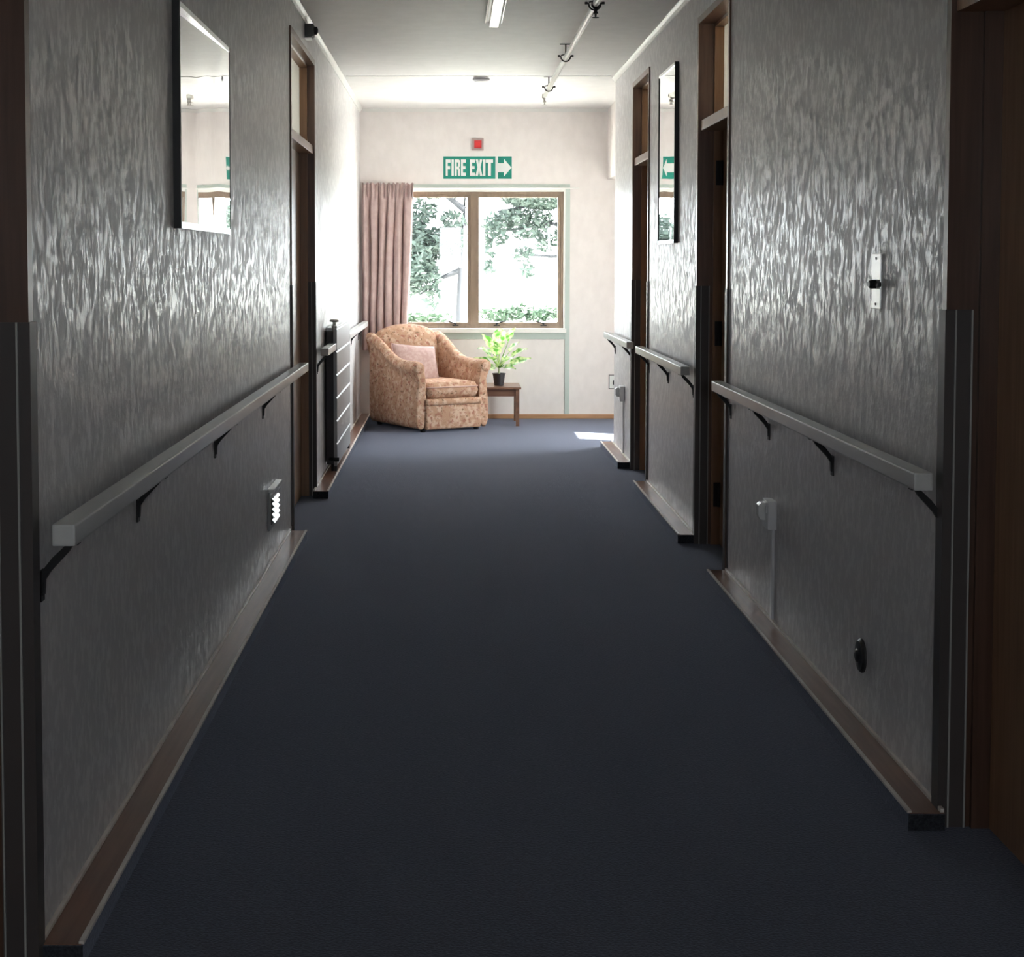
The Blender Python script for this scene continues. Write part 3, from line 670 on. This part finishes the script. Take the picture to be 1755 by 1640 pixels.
leafm = bpy.data.materials.new('variegated_leaf'); leafm.use_nodes = True
tt_ = leafm.node_tree; b = tt_.nodes['Principled BSDF']; b.inputs['Roughness'].default_value = 0.4
tc = tt_.nodes.new('ShaderNodeTexCoord'); nz = tt_.nodes.new('ShaderNodeTexNoise'); nz.inputs['Scale'].default_value = 26; nz.inputs['Detail'].default_value = 2
cr = tt_.nodes.new('ShaderNodeValToRGB'); cr.color_ramp.elements[0].position = 0.40; cr.color_ramp.elements[0].color = (0.12, 0.36, 0.05, 1)
cr.color_ramp.elements[1].position = 0.60; cr.color_ramp.elements[1].color = (0.72, 0.86, 0.42, 1)
tt_.links.new(tc.outputs['Object'], nz.inputs['Vector']); tt_.links.new(nz.outputs[0], cr.inputs[0]); tt_.links.new(cr.outputs[0], b.inputs['Base Color'])
outn = tt_.nodes['Material Output']; ad = tt_.nodes.new('ShaderNodeMixShader'); tl = tt_.nodes.new('ShaderNodeBsdfTranslucent'); ad.inputs[0].default_value = 0.45
tt_.links.new(cr.outputs[0], tl.inputs[0]); tt_.links.new(b.outputs[0], ad.inputs[1]); tt_.links.new(tl.outputs[0], ad.inputs[2]); tt_.links.new(ad.outputs[0], outn.inputs[0])
stemm = mat('pale_stem', (0.55, 0.62, 0.40), 0.5)
PX_, PY_, PZ_ = 0.405, 13.62, 0.3365
pl = thing('potted_plant', 'bright green leafy plant in a dark pot on the side table', 'plant', (PX_, PY_, PZ_))
bm = NB(); lathe(bm, [(0.040, 0.0), (0.054, 0.098), (0.058, 0.098), (0.058, 0.108), (0.050, 0.108), (0.048, 0.094), (0.01, 0.092)], (PX_, PY_, PZ_), 'z', 28); obj('pot', bm, M['pot'], pl)
bm = NB(); lathe(bm, [(0.049, 0.088), (0.049, 0.094), (0.01, 0.098)], (PX_, PY_, PZ_), 'z', 20); obj('soil', bm, M['soil'], pl)
bm = NB(); tube(bm, [(PX_, PY_, PZ_+0.09), (PX_+0.004, PY_, PZ_+0.19)], 0.009, 8); obj('stem', bm, stemm, pl)
def leaf(ax, el, dist, L, W, droop, twist=0):
    dist *= 1.12; L *= 1.2; W *= 1.3
    """leaf rising from the stem: ax azimuth, el elevation"""
    d = Vector((math.cos(ax)*math.cos(el), math.sin(ax)*math.cos(el), math.sin(el)))
    st = Vector((PX_, PY_, PZ_+0.15)); bm = NB()
    side = d.cross(Vector((0, 0, 1))); side.normalize(); side = Matrix.Rotation(twist, 3, d) @ side; nrm = side.cross(d)
    tip0 = st + d*dist
    tube(bm, [st, st+d*dist*0.5+Vector((0, 0, 0.01)), tip0], [0.005, 0.004, 0.003], 6)
    rows = []; n = 12
    for i in range(n+1):
        k = i/n; p = tip0 + d*L*k - Vector((0, 0, 1))*droop*k*k*L; w_ = W*math.sin(math.pi*min(1, k**0.75*1.0))**0.8*(1-0.25*k) if 0 < k < 1 else 0.001
        wave = 0.006*math.sin(k*14)
        rows.append([p - side*w_ + nrm*(0.25*w_+wave), p - side*w_*0.5+nrm*0.08*w_, p, p + side*w_*0.5+nrm*0.08*w_, p + side*w_ + nrm*(0.25*w_-wave)])
    R = [[bm.verts.new(q) for q in r] for r in rows]
    for a, b in zip(R, R[1:]):
        for k in range(4): bm.faces.new((a[k], a[k+1], b[k+1], b[k]))
    obj('leaf', bm, leafm, pl, smooth=True, fixn=False)
D = math.radians
# azimuth: 0 = towards +x (right in the view), 270 = towards the viewpoint
for a in [(D(275), D(78), 0.20, 0.15, 0.055, 0.25, 0), (D(200), D(66), 0.17, 0.17, 0.050, 0.3, 0.3), (D(340), D(70), 0.22, 0.16, 0.045, 0.3, -0.3),
          (D(10), D(20), 0.09, 0.17, 0.038, 0.10, 0.6), (D(350), D(42), 0.13, 0.16, 0.042, 0.3, 0.4), (D(178), D(28), 0.07, 0.19, 0.036, 0.35, -0.6),
          (D(215), D(12), 0.04, 0.15, 0.045, 0.35, -0.7), (D(240), D(40), 0.10, 0.13, 0.045, 0.5, 0), (D(300), D(38), 0.10, 0.13, 0.040, 0.5, 0),
          (D(20), D(55), 0.15, 0.14, 0.042, 0.3, 0), (D(150), D(50), 0.12, 0.15, 0.042, 0.35, 0), (D(90), D(62), 0.16, 0.15, 0.045, 0.35, 0), (D(60), D(30), 0.10, 0.15, 0.04, 0.35, 0),
          (D(325), D(8), 0.05, 0.10, 0.028, 0.2, 0.5), (D(190), D(50), 0.14, 0.12, 0.042, 0.4, -0.2), (D(250), D(60), 0.12, 0.13, 0.045, 0.3, 0)]:
    leaf(*a)

# ---------------------------------------------------------------- outside the end window
struct('ground', bx(-60, 60, YE+0.15, 90, -0.5, -0.35), noisy('pale_gravel', (0.42, 0.42, 0.38), (0.52, 0.51, 0.46), (2, 2, 2), 0.9), 'pale ground outside the window', 'ground')
struct('ground.001', bx(XV+0.15, 60, -20, YE+0.14, -0.5, -0.12), noisy('pale_paving', (0.45, 0.44, 0.42), (0.52, 0.51, 0.49), (2, 2, 2), 0.9), 'pale paving outside the exit door', 'ground')
bark = noisy('grey_bark', (0.035, 0.037, 0.043), (0.05, 0.052, 0.058), (8, 8, 2), 0.9)
def leafmat(name, c1, c2):
    m = noisy(name, c1, c2, (1.5, 1.5, 1.5), 0.6); t = m.node_tree; N = t.nodes
    ad = N.new('ShaderNodeMixShader'); tl = N.new('ShaderNodeBsdfTranslucent'); ad.inputs[0].default_value = 0.35
    cr = [n for n in N if n.type == 'VALTORGB'][0]; t.links.new(cr.outputs[0], tl.inputs[0])
    t.links.new(N['Principled BSDF'].outputs[0], ad.inputs[1]); t.links.new(tl.outputs[0], ad.inputs[2]); t.links.new(ad.outputs[0], N['Material Output'].inputs[0]); return m
fol1 = leafmat('pine_foliage', (0.045, 0.068, 0.057), (0.075, 0.105, 0.088))
fol2 = leafmat('hedge_foliage', (0.028, 0.052, 0.032), (0.045, 0.075, 0.045))
def foliage(blobs, n, size, seed):
    rnd = random.Random(seed); bm = NB()
    tot = sum(b[3]*b[4]*b[5] for b in blobs)
    for (x, y, z, rx, ry, rz) in blobs:
        for _ in range(int(n*rx*ry*rz/tot)):
            while True:
                p = Vector((rnd.uniform(-1, 1), rnd.uniform(-1, 1), rnd.uniform(-1, 1)))
                if p.length <= 1: break
            c = Vector((x+p.x*rx, y+p.y*ry, z+p.z*rz)); s = size*rnd.uniform(0.5, 1.4)
            a = Vector((rnd.gauss(0, 1), rnd.gauss(0, 1), rnd.gauss(0, 0.6))).normalized(); b = a.cross(Vector((rnd.gauss(0, 1), rnd.gauss(0, 1), rnd.gauss(0, 1)))).normalized()
            vs = [bm.verts.new(c + a*s), bm.verts.new(c + b*s*0.35), bm.verts.new(c - a*s), bm.verts.new(c - b*s*0.35)]
            bm.faces.new(vs)
    return bm
def tree(label, trunk, r0, blobs, n, seed, branches=()):
    t = thing('tree', label, 'tree', trunk[0])
    bm = NB(); tube(bm, trunk, [r0*(1-0.12*i) for i in range(len(trunk))], 12); tk = obj('trunk', bm, bark, t, smooth=True)
    for br in branches:
        bm = NB(); tube(bm, br, [0.05-0.035*i/(len(br)-1) for i in range(len(br))], 8); obj('branch', bm, bark, t)
    obj('foliage', foliage(blobs, n, 0.07, seed), fol1, t, fixn=False)
def W(px, py, Y):   # a pixel of the photo frame at distance Y
    return ((px-775)*Y/2700, Y, 1.4+(450-py)*Y/2700*1.0)
def blob(px, py, Y, rx, rz): x, y, z = W(px, py, Y); return (x, y, z, rx*Y/2700, rx*Y/2700*1.3, rz*Y/2700)
b1 = [blob(762, 412, 24, 40, 26), blob(735, 432, 24, 30, 20), blob(775, 385, 24, 24, 26), blob(725, 365, 24, 26, 22), blob(728, 475, 24, 30, 26), blob(742, 510, 24, 15, 26), blob(715, 400, 24, 26, 18), blob(690, 440, 24, 60, 70), blob(740, 300, 24, 110, 40)]
tree('left garden tree with a leaning grey trunk behind the window', [(0.09, 24, -0.35), (0.13, 24, 0.7), (0.17, 24, 1.6), (0.20, 24, 2.8), (0.12, 24, 4.6)], 0.085, b1, 11000, 3,
     [[(0.17, 24, 1.6), (-0.1, 23.9, 1.75), (-0.45, 23.9, 1.7)], [(0.16, 24, 1.3), (-0.2, 24.1, 1.15), (-0.5, 24, 0.9)], [(0.19, 24, 2.2), (-0.2, 24, 2.5), (-0.6, 24, 2.5)]])
b2 = [blob(850, 392, 28, 26, 30), blob(880, 372, 28, 32, 16), blob(900, 395, 28, 24, 18), blob(838, 430, 28, 12, 24), blob(925, 375, 28, 22, 24), blob(935, 415, 28, 18, 18), blob(895, 435, 28, 20, 14), blob(905, 462, 28, 14, 14), blob(840, 458, 28, 12, 16), blob(940, 330, 28, 90, 30), blob(1010, 400, 28, 60, 60)]
tree('right garden tree with drooping boughs behind the window', [(2.45, 28, -0.35), (2.4, 28, 1.2), (2.3, 28, 2.6), (2.2, 28, 4.5)], 0.12, b2, 11000, 8,
     [[(2.35, 28, 2.0), (1.7, 28, 2.1), (0.9, 28, 1.95)], [(2.38, 28, 1.6), (1.8, 28, 1.5), (1.2, 28, 1.55)], [(2.33, 28, 2.3), (1.6, 28, 2.45), (0.8, 28, 2.3)]])
hb = [blob(px, 538+3*math.sin(px), 20, 20, 14 - abs(px-890)*0.06) for px in range(835, 975, 14)]
h1 = obj('hedge', foliage([(x, y, z, rx, ry, rz) for x, y, z, rx, ry, rz in hb] + [(hb[i][0], 20, 0.15, 0.2, 0.25, 0.5) for i in range(0, len(hb), 2)], 4200, 0.05, 5), fol2, fixn=False)
tag(h1, 'low green hedge seen low in the right window pane', 'hedge')
hb = [blob(px, 545, 20, 18, 9) for px in range(690, 770, 14)]
h2 = obj('hedge', foliage(hb + [(b_[0], 20, 0.15, 0.15, 0.25, 0.5) for b_ in hb[::2]], 2400, 0.05, 6), fol2, fixn=False)
tag(h2, 'low green shrub seen low in the left window pane', 'hedge')
t = thing('fence', 'pale rail fence behind the hedge outside', 'fence', (1.2, 22.5, -0.35))
for x in (0.4, 1.2, 2.0):
    obj('post', bx(x-0.03, x+0.03, 22.47, 22.53, -0.35, 1.15), mat('fence_paint', (0.5, 0.5, 0.48), 0.6), t)
for z in (0.62, 0.86, 1.08):
    obj('rail', bx(0.37, 2.2, 22.44, 22.47, z-0.012, z+0.012), mat('fence_paint', (0.5, 0.5, 0.48), 0.6), t)
